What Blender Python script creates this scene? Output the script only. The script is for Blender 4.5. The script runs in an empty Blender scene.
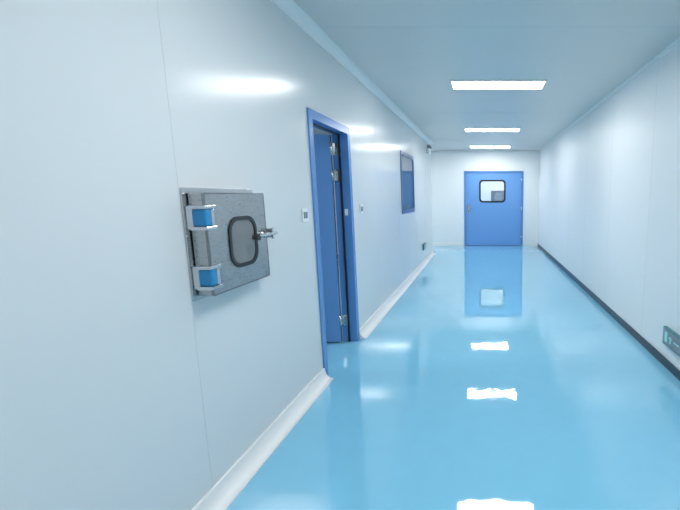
import bpy, bmesh, math
from mathutils import Vector, Matrix
S = bpy.context.scene
S.view_settings.view_transform = 'Standard'

# ------------------------------------------------------------ dimensions (m)
XL, XR = -1.27, 1.545      # corridor wall faces
H = 2.654                  # ceiling
YF, YB = 11.2, -3.0        # far / back wall faces
YE = 9.7                   # end (outer corner) of left wall
T = 0.12                   # wall thickness

# ------------------------------------------------------------ materials
def mat(name, col, rough=0.4, metal=0.0, bump=0.0, bscale=20, rvar=0.0, cvar=0.0, spec=0.5, coat=0.0, stretch=(1,1,1)):
    m = bpy.data.materials.new(name); m.use_nodes = True
    nt = m.node_tree; b = nt.nodes['Principled BSDF']
    b.inputs['Base Color'].default_value = (*col, 1)
    b.inputs['Roughness'].default_value = rough
    b.inputs['Metallic'].default_value = metal
    b.inputs['Specular IOR Level'].default_value = spec
    b.inputs['Coat Weight'].default_value = coat
    b.inputs['Coat Roughness'].default_value = 0.03
    tc = nt.nodes.new('ShaderNodeTexCoord'); mp = nt.nodes.new('ShaderNodeMapping')
    mp.inputs['Scale'].default_value = stretch
    nt.links.new(tc.outputs['Object'], mp.inputs['Vector'])
    n = nt.nodes.new('ShaderNodeTexNoise'); n.inputs['Scale'].default_value = bscale
    n.inputs['Detail'].default_value = 2
    nt.links.new(mp.outputs['Vector'], n.inputs['Vector'])
    if bump:
        bp = nt.nodes.new('ShaderNodeBump'); bp.inputs['Strength'].default_value = 1.0
        bp.inputs['Distance'].default_value = bump
        nt.links.new(n.outputs['Fac'], bp.inputs['Height'])
        nt.links.new(bp.outputs['Normal'], b.inputs['Normal'])
        nt.links.new(bp.outputs['Normal'], b.inputs['Coat Normal'])
    if rvar:
        mr = nt.nodes.new('ShaderNodeMapRange')
        mr.inputs['To Min'].default_value = max(0, rough-rvar); mr.inputs['To Max'].default_value = rough+rvar
        nt.links.new(n.outputs['Fac'], mr.inputs['Value']); nt.links.new(mr.outputs['Result'], b.inputs['Roughness'])
    if cvar:
        mx = nt.nodes.new('ShaderNodeMix'); mx.data_type = 'RGBA'
        mx.inputs['A'].default_value = (*[c*(1-cvar) for c in col], 1)
        mx.inputs['B'].default_value = (*[min(1, c*(1+cvar)) for c in col], 1)
        nt.links.new(n.outputs['Fac'], mx.inputs['Factor']); nt.links.new(mx.outputs['Result'], b.inputs['Base Color'])
    return m

def emis(name, col, st):
    m = bpy.data.materials.new(name); m.use_nodes = True
    b = m.node_tree.nodes['Principled BSDF']
    b.inputs['Base Color'].default_value = (*col, 1)
    b.inputs['Emission Color'].default_value = (*col, 1)
    b.inputs['Emission Strength'].default_value = st
    return m

def pane(name, tint, diffuse_col=None, amt=0.0):
    m = bpy.data.materials.new(name); m.use_nodes = True
    nt = m.node_tree; nt.nodes.clear()
    o = nt.nodes.new('ShaderNodeOutputMaterial'); mx = nt.nodes.new('ShaderNodeMixShader')
    tr = nt.nodes.new('ShaderNodeBsdfTransparent'); g = nt.nodes.new('ShaderNodeBsdfGlossy')
    fr = nt.nodes.new('ShaderNodeFresnel'); fr.inputs['IOR'].default_value = 1.5
    tr.inputs['Color'].default_value = (*tint, 1); g.inputs['Roughness'].default_value = 0.02
    base = tr.outputs[0]
    if diffuse_col:   # mix a plain diffuse colour into the pane
        df = nt.nodes.new('ShaderNodeBsdfDiffuse'); df.inputs['Color'].default_value = (*diffuse_col, 1)
        m2 = nt.nodes.new('ShaderNodeMixShader'); m2.inputs[0].default_value = amt
        nt.links.new(tr.outputs[0], m2.inputs[1]); nt.links.new(df.outputs[0], m2.inputs[2]); base = m2.outputs[0]
    nt.links.new(fr.outputs[0], mx.inputs[0]); nt.links.new(base, mx.inputs[1])
    nt.links.new(g.outputs[0], mx.inputs[2]); nt.links.new(mx.outputs[0], o.inputs[0])
    return m

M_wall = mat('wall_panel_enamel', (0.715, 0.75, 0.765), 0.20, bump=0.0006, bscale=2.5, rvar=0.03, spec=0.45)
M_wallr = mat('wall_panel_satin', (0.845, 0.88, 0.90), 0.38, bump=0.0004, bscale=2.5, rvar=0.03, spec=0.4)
M_ceil = mat('ceiling_panel_enamel', (0.72, 0.71, 0.69), 0.35, rvar=0.03, bscale=3)
M_floor = mat('epoxy_floor', (0.225, 0.58, 0.80), 0.035, bump=0.0007, bscale=8.0, cvar=0.03, rvar=0.01, spec=0.5, coat=0.6)
M_joint = mat('panel_joint_sealant', (0.66, 0.68, 0.69), 0.5, rvar=0.05)
M_cove = mat('cove_aluminium_white', (0.86, 0.87, 0.87), 0.3, rvar=0.05)
M_black = mat('dark_skirting', (0.02, 0.045, 0.075), 0.3, rvar=0.05)
M_blue = mat('door_blue_leaf', (0.155, 0.36, 0.73), 0.32, rvar=0.04, cvar=0.02)
M_blue2 = mat('door_frame_blue', (0.11, 0.28, 0.62), 0.25, rvar=0.04)
M_steel = mat('brushed_steel', (0.45, 0.455, 0.46), 0.28, 1.0, bscale=60, rvar=0.08, stretch=(1,1,14))
M_steeld = mat('steel_edge', (0.56, 0.57, 0.58), 0.25, 1.0, rvar=0.05)
M_steelk = mat('steel_rim_dark', (0.27, 0.275, 0.28), 0.3, 1.0, rvar=0.05)
M_chrome = mat('chrome', (0.62, 0.63, 0.65), 0.12, 1.0, rvar=0.03)
M_gasket = mat('black_gasket', (0.012, 0.014, 0.018), 0.35, rvar=0.05)
M_insert = mat('blue_hinge_cover', (0.02, 0.24, 0.50), 0.3, rvar=0.05)
M_white = mat('white_plastic', (0.85, 0.87, 0.88), 0.3, rvar=0.04)
M_grey = mat('grey_plastic', (0.25, 0.29, 0.33), 0.4, rvar=0.04)
M_sign = mat('sign_teal', (0.05, 0.22, 0.26), 0.35, cvar=0.05)
M_signg = emis('sign_face_green', (0.25, 0.62, 0.60), 0.25)
M_light = emis('led_panel_diffuser', (1.0, 0.98, 0.96), 28.5)
M_chamber_fill = emis('added_chamber_fill', (1.0, 0.98, 0.95), 9.0)  # added glow that brightens the pass box interior
M_glass = pane('window_glass', (0.9, 0.95, 0.97))
M_glass_refl = pane('glass_painted_reflection', (0.85, 0.9, 0.92), (0.42, 0.45, 0.47), 0.5)  # grey mixed into the pane stands in for a reflection
M_glassb = pane('blue_tinted_glass', (0.70, 0.82, 0.97), (0.26, 0.46, 0.75), 0.3)
M_winfr = mat('window_frame_blue', (0.045, 0.12, 0.30), 0.3, rvar=0.03)

# ------------------------------------------------------------ helpers
def link(me, name, mats, smooth=False):
    ob = bpy.data.objects.new(name, me); S.collection.objects.link(ob)
    for m in (mats if isinstance(mats, (list, tuple)) else [mats]): me.materials.append(m)
    if smooth:
        for p in me.polygons: p.use_smooth = True
    return ob

def bm_box(bm, b, mi=0):
    x0, x1, y0, y1, z0, z1 = b
    v = [bm.verts.new(p) for p in [(x0,y0,z0),(x1,y0,z0),(x1,y1,z0),(x0,y1,z0),(x0,y0,z1),(x1,y0,z1),(x1,y1,z1),(x0,y1,z1)]]
    for f in [(0,3,2,1),(4,5,6,7),(0,1,5,4),(1,2,6,5),(2,3,7,6),(3,0,4,7)]:
        fc = bm.faces.new([v[i] for i in f]); fc.material_index = mi

def boxes(name, bs, m, bevel=0.0, seg=2):
    bm = bmesh.new()
    for b in bs: bm_box(bm, b)
    if bevel:
        bmesh.ops.bevel(bm, geom=list(bm.edges), offset=bevel, segments=seg, affect='EDGES', profile=0.5)
    bmesh.ops.recalc_face_normals(bm, faces=bm.faces)
    me = bpy.data.meshes.new(name); bm.to_mesh(me); bm.free()
    return link(me, name, m)

def box(name, x0, x1, y0, y1, z0, z1, m, bevel=0.0, seg=2):
    return boxes(name, [(x0,x1,y0,y1,z0,z1)], m, bevel, seg)

def rr(cu, cv, w, h, r, n=8):
    pts = []
    for (sx, sy, a0) in [(1,1,0),(-1,1,90),(-1,-1,180),(1,-1,270)]:
        for i in range(n+1):
            a = math.radians(a0 + 90*i/n)
            pts.append((cu+sx*(w/2-r)+r*math.cos(a), cv+sy*(h/2-r)+r*math.sin(a)))
    return pts

def prism(name, outer, inner, d0, d1, axis, m, bevel=0.0):
    """axis 'X': u=Y,v=Z,d=X ; axis 'Y': u=X,v=Z,d=Y"""
    f = (lambda u, v, d: (d, u, v)) if axis == 'X' else (lambda u, v, d: (u, d, v))
    bm = bmesh.new(); n = len(outer)
    oa = [bm.verts.new(f(u,v,d0)) for u,v in outer]; ob_ = [bm.verts.new(f(u,v,d1)) for u,v in outer]
    for i in range(n): bm.faces.new([oa[i], oa[(i+1)%n], ob_[(i+1)%n], ob_[i]])
    if inner:
        ia = [bm.verts.new(f(u,v,d0)) for u,v in inner]; ib = [bm.verts.new(f(u,v,d1)) for u,v in inner]
        for i in range(n):
            j = (i+1) % n
            bm.faces.new([ia[i], ib[i], ib[j], ia[j]])
            bm.faces.new([oa[i], ia[i], ia[j], oa[j]]); bm.faces.new([ob_[i], ob_[j], ib[j], ib[i]])
    else:
        bm.faces.new(oa); bm.faces.new(ob_[::-1])
    bmesh.ops.recalc_face_normals(bm, faces=bm.faces)
    me = bpy.data.meshes.new(name); bm.to_mesh(me); bm.free()
    o = link(me, name, m)
    if bevel:
        md = o.modifiers.new('b', 'BEVEL'); md.width = bevel; md.segments = 2; md.limit_method = 'ANGLE'
    return o

def cyl(name, p, r, h, axis, m, seg=32, r2=None):
    bm = bmesh.new()
    bmesh.ops.create_cone(bm, cap_ends=True, segments=seg, radius1=r, radius2=r if r2 is None else r2, depth=h)
    R = {'Z': Matrix(), 'X': Matrix.Rotation(math.pi/2,4,'Y'), 'Y': Matrix.Rotation(-math.pi/2,4,'X')}[axis]
    bm.transform(Matrix.Translation(p) @ R)
    me = bpy.data.meshes.new(name); bm.to_mesh(me); bm.free()
    o = link(me, name, m)
    for pl in me.polygons: pl.use_smooth = len(pl.vertices) == 4
    return o

def group(name, loc, parts):
    e = bpy.data.objects.new(name, None); S.collection.objects.link(e); e.location = loc
    e.empty_display_size = 0.1
    for p in parts:
        p.parent = e; p.matrix_parent_inverse = Matrix.Translation(loc).inverted()
    return e

def extrude_y(name, prof, segs, m):
    """prof: closed list of (x,z); segs: list of (y0,y1)"""
    bm = bmesh.new()
    for y0, y1 in segs:
        a = [bm.verts.new((x,y0,z)) for x,z in prof]; b = [bm.verts.new((x,y1,z)) for x,z in prof]
        n = len(prof)
        for i in range(n): bm.faces.new([a[i], a[(i+1)%n], b[(i+1)%n], b[i]])
        bm.faces.new(a[::-1]); bm.faces.new(b)
    bmesh.ops.recalc_face_normals(bm, faces=bm.faces)
    me = bpy.data.meshes.new(name); bm.to_mesh(me); bm.free()
    return link(me, name, m)

# ------------------------------------------------------------ shell
XO = -5.0   # outer x of side spaces
box('floor', XO-T, XR+T, YB-T, 14.0, -0.1, 0.0, M_floor)
box('ceiling', XO-T, XR+T, YB-T, 14.0, H, H+0.1, M_ceil)
# openings in the left wall (y0,y1,z0,z1)
D = (2.98, 3.80, 0.0, 2.03)
W = (6.15, 7.25, 1.16, 2.10)
P = (1.72, 2.16, 1.03, 1.42)
x0, x1 = XL-T, XL
boxes('wall_left', [
    (x0,x1,YB,P[0],0,H), (x0,x1,P[0],P[1],0,P[2]), (x0,x1,P[0],P[1],P[3],H),
    (x0,x1,P[1],D[0],0,H), (x0,x1,D[0],D[1],D[3],H), (x0,x1,D[1],W[0],0,H),
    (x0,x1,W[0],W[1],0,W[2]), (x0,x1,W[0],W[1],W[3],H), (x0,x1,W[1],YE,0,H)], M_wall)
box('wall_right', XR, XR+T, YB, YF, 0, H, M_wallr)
# far wall with door opening
FD = (-0.56, 1.10, 2.10)
boxes('wall_far', [(XO,FD[0],YF,YF+T,0,H), (FD[1],XR+T,YF,YF+T,0,H), (FD[0],FD[1],YF,YF+T,FD[2],H)], M_wallr)
box('wall_back', XO, XR+T, YB-T, YB, 0, H, M_wallr)
box('wall_outer', XO-T, XO, YB, 14.0, 0, H, M_wallr)
box('wall_room_end', XO, XL-T, YE-T, YE, 0, H, M_wallr)
boxes('wall_beyond', [(XO,XR+T,13.9,14.0,0,H), (XR,XR+T,YF+T,13.9,0,H)], M_wallr)

# panel joints
boxes('trim_joints_left', [(XL, XL+0.0008, y-0.0015, y+0.0015, 0.09, H-0.07) for y in (-1.95,-0.8,0.42,4.75,5.95,7.45,8.6)]
    + [(XL, XL+0.0008, 1.6635, 1.6665, 0.09, H-0.07)], M_joint)
boxes('trim_joints_right', [(XR-0.0008, XR, y-0.0012, y+0.0012, 0.075, H-0.03) for y in (-1.0,0.18,1.36,2.54,3.72,4.9,6.08,7.26,8.44,9.62)], M_joint)
boxes('trim_joints_ceiling', [(XL+0.07, XR-0.07, y-0.0015, y+0.0015, H-0.001, H) for y in (-2.0,0.0,3.1,6.1,9.1)], M_joint)

# cove skirting, left
def cove(xw, s, z0, zs, w, h):
    pts = [(xw, z0)]
    pts.append((xw, z0+zs*h)); pts.append((xw+s*0.010, z0+zs*h))
    n = 10
    for i in range(n+1):
        a = math.pi/2*i/n
        pts.append((xw+s*(0.012+(w-0.012)*(1-math.cos(a))), z0+zs*(0.006+(h-0.010)*(1-math.sin(a)))))
    pts.append((xw+s*w, z0))
    return pts
extrude_y('baseboard_left', cove(XL, 1, 0, 1, 0.076, 0.090), [(YB, D[0]-0.03), (D[1]+0.03, YE)], M_cove)
extrude_y('trim_crown_left', cove(XL, 1, H, -1, 0.07, 0.07), [(YB, YE)], M_cove)
extrude_y('trim_crown_right', cove(XR, -1, H, -1, 0.03, 0.03), [(YB, YF)], M_cove)
box('baseboard_right', XR-0.014, XR, YB, YF, 0, 0.075, M_black, 0.003)
box('baseboard_far_left', XO, FD[0]-0.05, YF-0.03, YF, 0, 0.09, M_cove, 0.006)
box('baseboard_far_right', FD[1]+0.05, XR-0.014, YF-0.012, YF, 0, 0.06, M_cove, 0.003)
box('trim_crown_far', XL-3, XR-0.03, YF-0.03, YF, H-0.03, H, M_cove, 0.01)
box('trim_corner_left', XL-0.03, XL+0.006, YE, YE+0.012, 0, H, M_cove, 0.003)

# ------------------------------------------------------------ ceiling lights
def light(x, y, w=1.0, d=0.31):
    b = 0.018
    fr = boxes('frame', [(x-w/2-b,x+w/2+b,y-d/2-b,y-d/2,H-0.014,H),(x-w/2-b,x+w/2+b,y+d/2,y+d/2+b,H-0.014,H),
                         (x-w/2-b,x-w/2,y-d/2,y+d/2,H-0.014,H),(x+w/2,x+w/2+b,y-d/2,y+d/2,H-0.014,H)], M_white)
    df = box('diffuser', x-w/2, x+w/2, y-d/2, y+d/2, H-0.010, H-0.002, M_light)
    return group('ceiling_light', (x, y, H), [fr, df])
for y in (4.61, 7.66, 10.3, 1.6, -1.4): light(0.155, y)
light(-3.0, 10.45)                  # side passage
light(-3.2, 6.6); light(-3.2, 2.8)  # side room
light(0.3, 12.6, 1.1, 0.5)          # room beyond far door

# ------------------------------------------------------------ door in left wall
parts = []
y0, y1, zt = D[0], D[1], D[3]
px = 0.012
parts.append(boxes('jambs', [
    (XL-T-px, XL+px, y0, y0+0.035, 0, zt), (XL-T-px, XL+px, y1-0.035, y1, 0, zt),
    (XL-T-px, XL+px, y0+0.035, y1-0.035, zt-0.035, zt)], M_blue2))
parts.append(boxes('casing', [
    (XL+0.0005, XL+px, y0-0.03, y0, 0, zt+0.03), (XL+0.0005, XL+px, y1, y1+0.03, 0, zt+0.03),
    (XL+0.0005, XL+px, y0, y1, zt, zt+0.03)], M_blue2))
parts.append(boxes('door_stop', [(XL-0.075, XL-0.06, y1-0.05, y1-0.035, 0, zt-0.035), (XL-0.075, XL-0.06, y0+0.035, y0+0.05, 0, zt-0.035),
    (XL-0.075, XL-0.06, y0+0.05, y1-0.05, zt-0.05, zt-0.035)], M_gasket))
# leaf swung open into the side room, about 90 deg, hinged on the far jamb
leaf = []
lw = y1-y0-0.08
lx1 = XL-T-0.02; ly = y1-0.085
leaf.append(box('leaf', lx1-lw, lx1, ly, ly+0.045, 0.012, zt-0.045, M_blue, 0.003))
leaf.append(box('leaf_edge', lx1, lx1+0.004, ly+0.006, ly+0.039, 0.012, zt-0.045, M_steeld))
leaf.append(box('leaf_drop_seal', lx1-lw+0.02, lx1-0.02, ly+0.012, ly+0.033, 0.002, 0.014, M_gasket))
leaf.append(box('leaf_handle_plate', lx1-lw+0.04, lx1-lw+0.085, ly-0.008, ly, 0.93, 1.15, M_chrome, 0.002))
leaf.append(box('leaf_handle', lx1-lw+0.05, lx1-lw+0.18, ly-0.055, ly-0.04, 1.05, 1.07, M_chrome, 0.004))
leaf.append(box('leaf_handle_stem', lx1-lw+0.052, lx1-lw+0.07, ly-0.045, ly-0.006, 1.052, 1.068, M_chrome, 0.003))
piv = Vector((lx1+0.01, y1-0.04, 0))
Rm = Matrix.Translation(piv) @ Matrix.Rotation(math.radians(3), 4, 'Z') @ Matrix.Translation(-piv)
for o in leaf: o.data.transform(Rm)
parts += leaf
for i, z in enumerate((0.22, 1.62, 1.86)):
    parts.append(cyl(f'hinge_barrel_{i+1}', (lx1+0.014, ly-0.006, z), 0.011, 0.11, 'Z', M_chrome, 20))
    parts.append(box(f'hinge_leaf_{i+1}', lx1+0.014, lx1+0.075, y1-0.040, y1-0.0345, z-0.055, z+0.055, M_chrome))
    parts.append(box(f'hinge_knuckle_{i+1}', lx1+0.008, lx1+0.02, ly-0.004, y1-0.037, z-0.05, z+0.05, M_chrome))
parts.append(box('strike_plate', XL-0.055, XL-0.025, y0+0.035, y0+0.038, 0.95, 1.12, M_chrome))
parts.append(box('latch_keeper', XL-0.05, XL-0.02, y1-0.038, y1-0.034, 1.25, 1.31, M_white))
group('door_1', ((XL-T/2), (y0+y1)/2, 0), parts)

# ------------------------------------------------------------ far door
parts = []
fy = YF
jw = 0.05
parts.append(boxes('frame', [(FD[0],FD[0]+jw,fy-0.02,fy+T,0,FD[2]), (FD[1]-jw,FD[1],fy-0.02,fy+T,0,FD[2]),
    (FD[0]+jw,FD[1]-jw,fy-0.02,fy+T,FD[2]-jw,FD[2])], M_blue2))
a, b, c = FD[0]+jw+0.004, FD[1]-jw-0.004, FD[2]-jw-0.004
wc = (0.235, 1.545); ww, wh = 0.74, 0.63
outer = rr((a+b)/2, (c+0.012)/2, b-a, c-0.012, 0.002)
parts.append(prism('leaf', outer, rr(wc[0]-0.0, wc[1], ww-0.04, wh-0.04, 0.10), fy+0.012, fy+0.06, 'Y', M_blue))
parts.append(prism('window_frame', rr(*wc, ww, wh, 0.10), rr(*wc, ww-0.09, wh-0.09, 0.07), fy-0.002, fy+0.018, 'Y', M_gasket, 0.003))
parts.append(prism('window_glass', rr(*wc, ww-0.06, wh-0.06, 0.09), None, fy+0.030, fy+0.036, 'Y', M_glass))
parts.append(box('handle_plate', -0.46, -0.405, fy+0.004, fy+0.012, 0.93, 1.17, M_chrome, 0.003))
parts.append(cyl('handle_stem', (-0.432, fy-0.02, 1.09), 0.011, 0.05, 'Y', M_chrome))
parts.append(box('handle_lever', -0.445, -0.30, fy-0.055, fy-0.038, 1.08, 1.10, M_chrome, 0.005))
parts.append(cyl('keyhole', (-0.432, fy+0.002, 0.98), 0.013, 0.008, 'Y', M_gasket))
parts.append(box('drop_seal', a, b, fy+0.02, fy+0.05, 0.001, 0.012, M_gasket))
for i, z in enumerate((0.25, 1.05, 1.85)):
    parts.append(cyl(f'hinge_{i+1}', (FD[1]-jw, fy-0.028, z), 0.012, 0.11, 'Z', M_chrome, 20))
group('door_2', ((FD[0]+FD[1])/2, fy, 0), parts)

# cabinet on the wall of the room beyond, seen through the door window
group('wall_cabinet', (0.5, 13.9, 1.5), [
    box('cabinet_body', 0.25, 0.75, 13.78, 13.9, 1.15, 1.60, M_steel, 0.006),
    prism('cabinet_window', rr(0.5,1.38,0.26,0.26,0.06), None, 13.77, 13.782, 'Y', M_grey)])

# ------------------------------------------------------------ left window
parts = []
w0,w1,z0,z1 = W
yc, zc = (w0+w1)/2, (z0+z1)/2
parts.append(prism('frame', rr(yc,zc,w1-w0+0.03,z1-z0+0.03,0.02), rr(yc,zc,w1-w0-0.09,z1-z0-0.09,0.03), XL+0.0005, XL+0.010, 'X', M_winfr, 0.002))
parts.append(prism('reveal', rr(yc,zc,w1-w0,z1-z0,0.002), rr(yc,zc,w1-w0-0.02,z1-z0-0.02,0.002), XL-T, XL, 'X', M_blue))
parts.append(prism('glass', rr(yc,zc,w1-w0-0.03,z1-z0-0.03,0.002), None, XL-0.008, XL-0.002, 'X', M_glassb))
group('window_1', (XL, yc, zc), parts)

# ------------------------------------------------------------ pass box
parts = []
py0, py1, pz0, pz1 = 1.695, 2.155, 1.0, 1.45
pc = ((py0+py1)/2, (pz0+pz1)/2)
parts.append(prism('wall_flange', rr(pc[0]-0.003, pc[1]+0.002, py1-py0+0.05, pz1-pz0+0.04, 0.006), rr((P[0]+P[1])/2-0.005,(P[2]+P[3])/2,P[1]-P[0]-0.02,P[3]-P[2]-0.01,0.004), XL+0.0005, XL+0.008, 'X', M_steeld, 0.001))
parts.append(prism('chamber', rr((P[0]+P[1])/2,(P[2]+P[3])/2,P[1]-P[0]-0.002,P[3]-P[2]-0.002,0.004), rr((P[0]+P[1])/2,(P[2]+P[3])/2,P[1]-P[0]-0.012,P[3]-P[2]-0.012,0.004), XL-0.45, XL+0.004, 'X', M_white))
parts.append(box('chamber_back_door', XL-0.47, XL-0.45, P[0], P[1], P[2], P[3], M_white))
parts.append(cyl('added_chamber_tube', (XL-0.22, (P[0]+P[1])/2, P[3]-0.02), 0.009, 0.3, 'Y', M_chamber_fill))  # unseen lamp, added to lighten the chamber behind the pane
dx0, dx1 = XL+0.012, XL+0.080
wcy, wcz = 1.945, 1.215
parts.append(prism('door_slab', rr(*pc, py1-py0, pz1-pz0, 0.008), rr(wcy,wcz,0.195,0.215,0.060), dx0, dx1, 'X', M_steel, 0.003))
parts.append(prism('door_rim', rr(*pc, py1-py0+0.003, pz1-pz0+0.003, 0.009), rr(*pc, py1-py0-0.012, pz1-pz0-0.012, 0.008), dx1-0.010, dx1+0.001, 'X', M_steelk, 0.001))
parts.append(prism('window_gasket', rr(wcy,wcz,0.228,0.248,0.072), rr(wcy,wcz,0.188,0.208,0.056), dx1-0.004, dx1+0.005, 'X', M_gasket, 0.0015))
parts.append(prism('window_lining', rr(wcy,wcz,0.1952,0.2152,0.0601), rr(wcy,wcz,0.190,0.210,0.058), dx0+0.001, dx1-0.010, 'X', M_steeld))
parts.append(prism('window_pane', rr(wcy,wcz,0.194,0.214,0.059), None, dx1-0.006, dx1-0.001, 'X', M_glass_refl))
parts.append(prism('door_gasket', rr(*pc,py1-py0-0.02,pz1-pz0-0.02,0.008), rr((P[0]+P[1])/2-0.01,(P[2]+P[3])/2,P[1]-P[0]-0.04,P[3]-P[2]-0.01,0.004), XL+0.008, dx0, 'X', M_gasket))
for i, z in enumerate((1.345, 1.085)):
    for k, zz in enumerate((z+0.045, z-0.045)):
        parts.append(box(f'hinge_{i+1}_cap_{k+1}', XL+0.03, XL+0.100, py0-0.030, py0+0.040, zz-0.008, zz+0.008, M_chrome, 0.003))
    parts.append(box(f'hinge_{i+1}_cover', XL+0.036, XL+0.096, py0-0.026, py0+0.018, z-0.037, z+0.037, M_insert, 0.010, 3))
    parts.append(box(f'hinge_{i+1}_arm', XL+0.078, XL+0.094, py0+0.016, py0+0.038, z-0.038, z+0.038, M_chrome, 0.004))
    parts.append(box(f'hinge_{i+1}_plate', XL+0.008, XL+0.04, py0-0.02, py0-0.002, z-0.050, z+0.050, M_chrome, 0.003))
# compression latch
lz = 1.235
parts.append(cyl('latch_boss', (dx1+0.012, 2.085, lz), 0.018, 0.03, 'X', M_chrome))
parts.append(cyl('latch_spindle', (dx1+0.03, 2.085, lz), 0.011, 0.05, 'X', M_chrome))
parts.append(box('latch_lever', dx1+0.045, dx1+0.058, 1.955, 2.165, lz-0.007, lz+0.007, M_chrome, 0.004, 3))
parts.append(cyl('latch_knob', (dx1+0.0525, 1.965, lz-0.004), 0.014, 0.03, 'X', M_gasket))
parts.append(box('latch_cross', dx1+0.046, dx1+0.057, 2.118, 2.130, lz-0.028, lz+0.033, M_chrome, 0.004))
parts.append(box('latch_keeper', dx1-0.01, dx1+0.035, 2.157, 2.171, lz-0.025, lz+0.025, M_chrome, 0.003))
parts.append(box('latch_tongue', dx1+0.02, dx1+0.05, 2.135, 2.175, lz-0.006, lz+0.006, M_chrome, 0.003))
group('pass_box', (XL, *pc), parts)

# ------------------------------------------------------------ switches
def switch(y, z, w=0.086, h=0.095):
    a_ = prism('plate', rr(y,z,w,h,0.008), None, XL+0.0005, XL+0.010, 'X', M_white, 0.002)
    b_ = [prism(f'rocker_{i+1}', rr(y+s*0.016,z,0.022,0.045,0.003), None, XL+0.010, XL+0.014, 'X', M_grey, 0.001) for i, s in enumerate((-1,1))]
    group('light_switch', (XL, y, z), [a_]+b_)
switch(2.80, 1.30); switch(4.10, 1.30)

# ------------------------------------------------------------ exit signs / emergency light
def sign_box(name, xw, s, y, z, w, h, d=0.03):
    xa, xb = sorted((xw+s*0.0005, xw+s*d))
    p = [box('housing', xa, xb, y-w/2, y+w/2, z-h/2, z+h/2, M_sign, 0.004)]
    f = xw+s*d
    fa, fb = sorted((f, f+s*0.002))
    p.append(box('face', fa, fb, y-w/2+0.012, y+w/2-0.012, z-h/2+0.012, z+h/2-0.012, M_grey))
    ga, gb = sorted((f+s*0.002, f+s*0.003))
    # arrow and running-man pictogram blocks
    p.append(box('arrow_shaft', ga, gb, y-w*0.30, y-w*0.05, z-0.006, z+0.006, M_signg))
    p.append(box('pictogram_body', ga, gb, y+w*0.08, y+w*0.14, z-h*0.22, z+h*0.15, M_signg))
    p.append(box('pictogram_arm', ga, gb, y+w*0.02, y+w*0.20, z+0.004, z+0.012, M_signg))
    p.append(box('pictogram_panel', ga, gb, y+w*0.26, y+w*0.38, z-h*0.28, z+h*0.28, M_signg))
    return group(name, (xw, y, z), p)
sign_box('exit_sign', XR, -1, 3.03, 0.275, 0.36, 0.15)
sign_box('exit_sign', XL, 1, 8.25, 0.37, 0.34, 0.13)

# twin-head emergency fitting on the left wall near the corner
p = [box('body', XL, XL+0.07, 8.95, 9.20, 2.36, 2.46, M_white, 0.012, 3)]
for i, yy in enumerate((9.0, 9.15)):
    p.append(cyl(f'lamp_{i+1}', (XL+0.05, yy, 2.50), 0.04, 0.06, 'Y', M_grey))
    p.append(cyl(f'lens_{i+1}', (XL+0.05, yy-0.032, 2.50), 0.033, 0.006, 'Y', M_grey))
group('wall_mounted_emergency_sconce', (XL, 9.07, 2.4), p)

# ------------------------------------------------------------ camera
cam = bpy.data.cameras.new('camera'); co = bpy.data.objects.new('camera', cam); S.collection.objects.link(co)
co.location = (0, 0, 1.441)
co.rotation_euler = (math.radians(90-8.64), 0, 0)
cam.sensor_width = 36; cam.lens = 395/680*36
cam.shift_x = -(484-340)/680
cam.clip_start = 0.02
S.camera = co

w = bpy.data.worlds.new('world'); S.world = w; w.use_nodes = True
w.node_tree.nodes['Background'].inputs[0].default_value = (0.6,0.7,0.8,1)
w.node_tree.nodes['Background'].inputs[1].default_value = 0.3
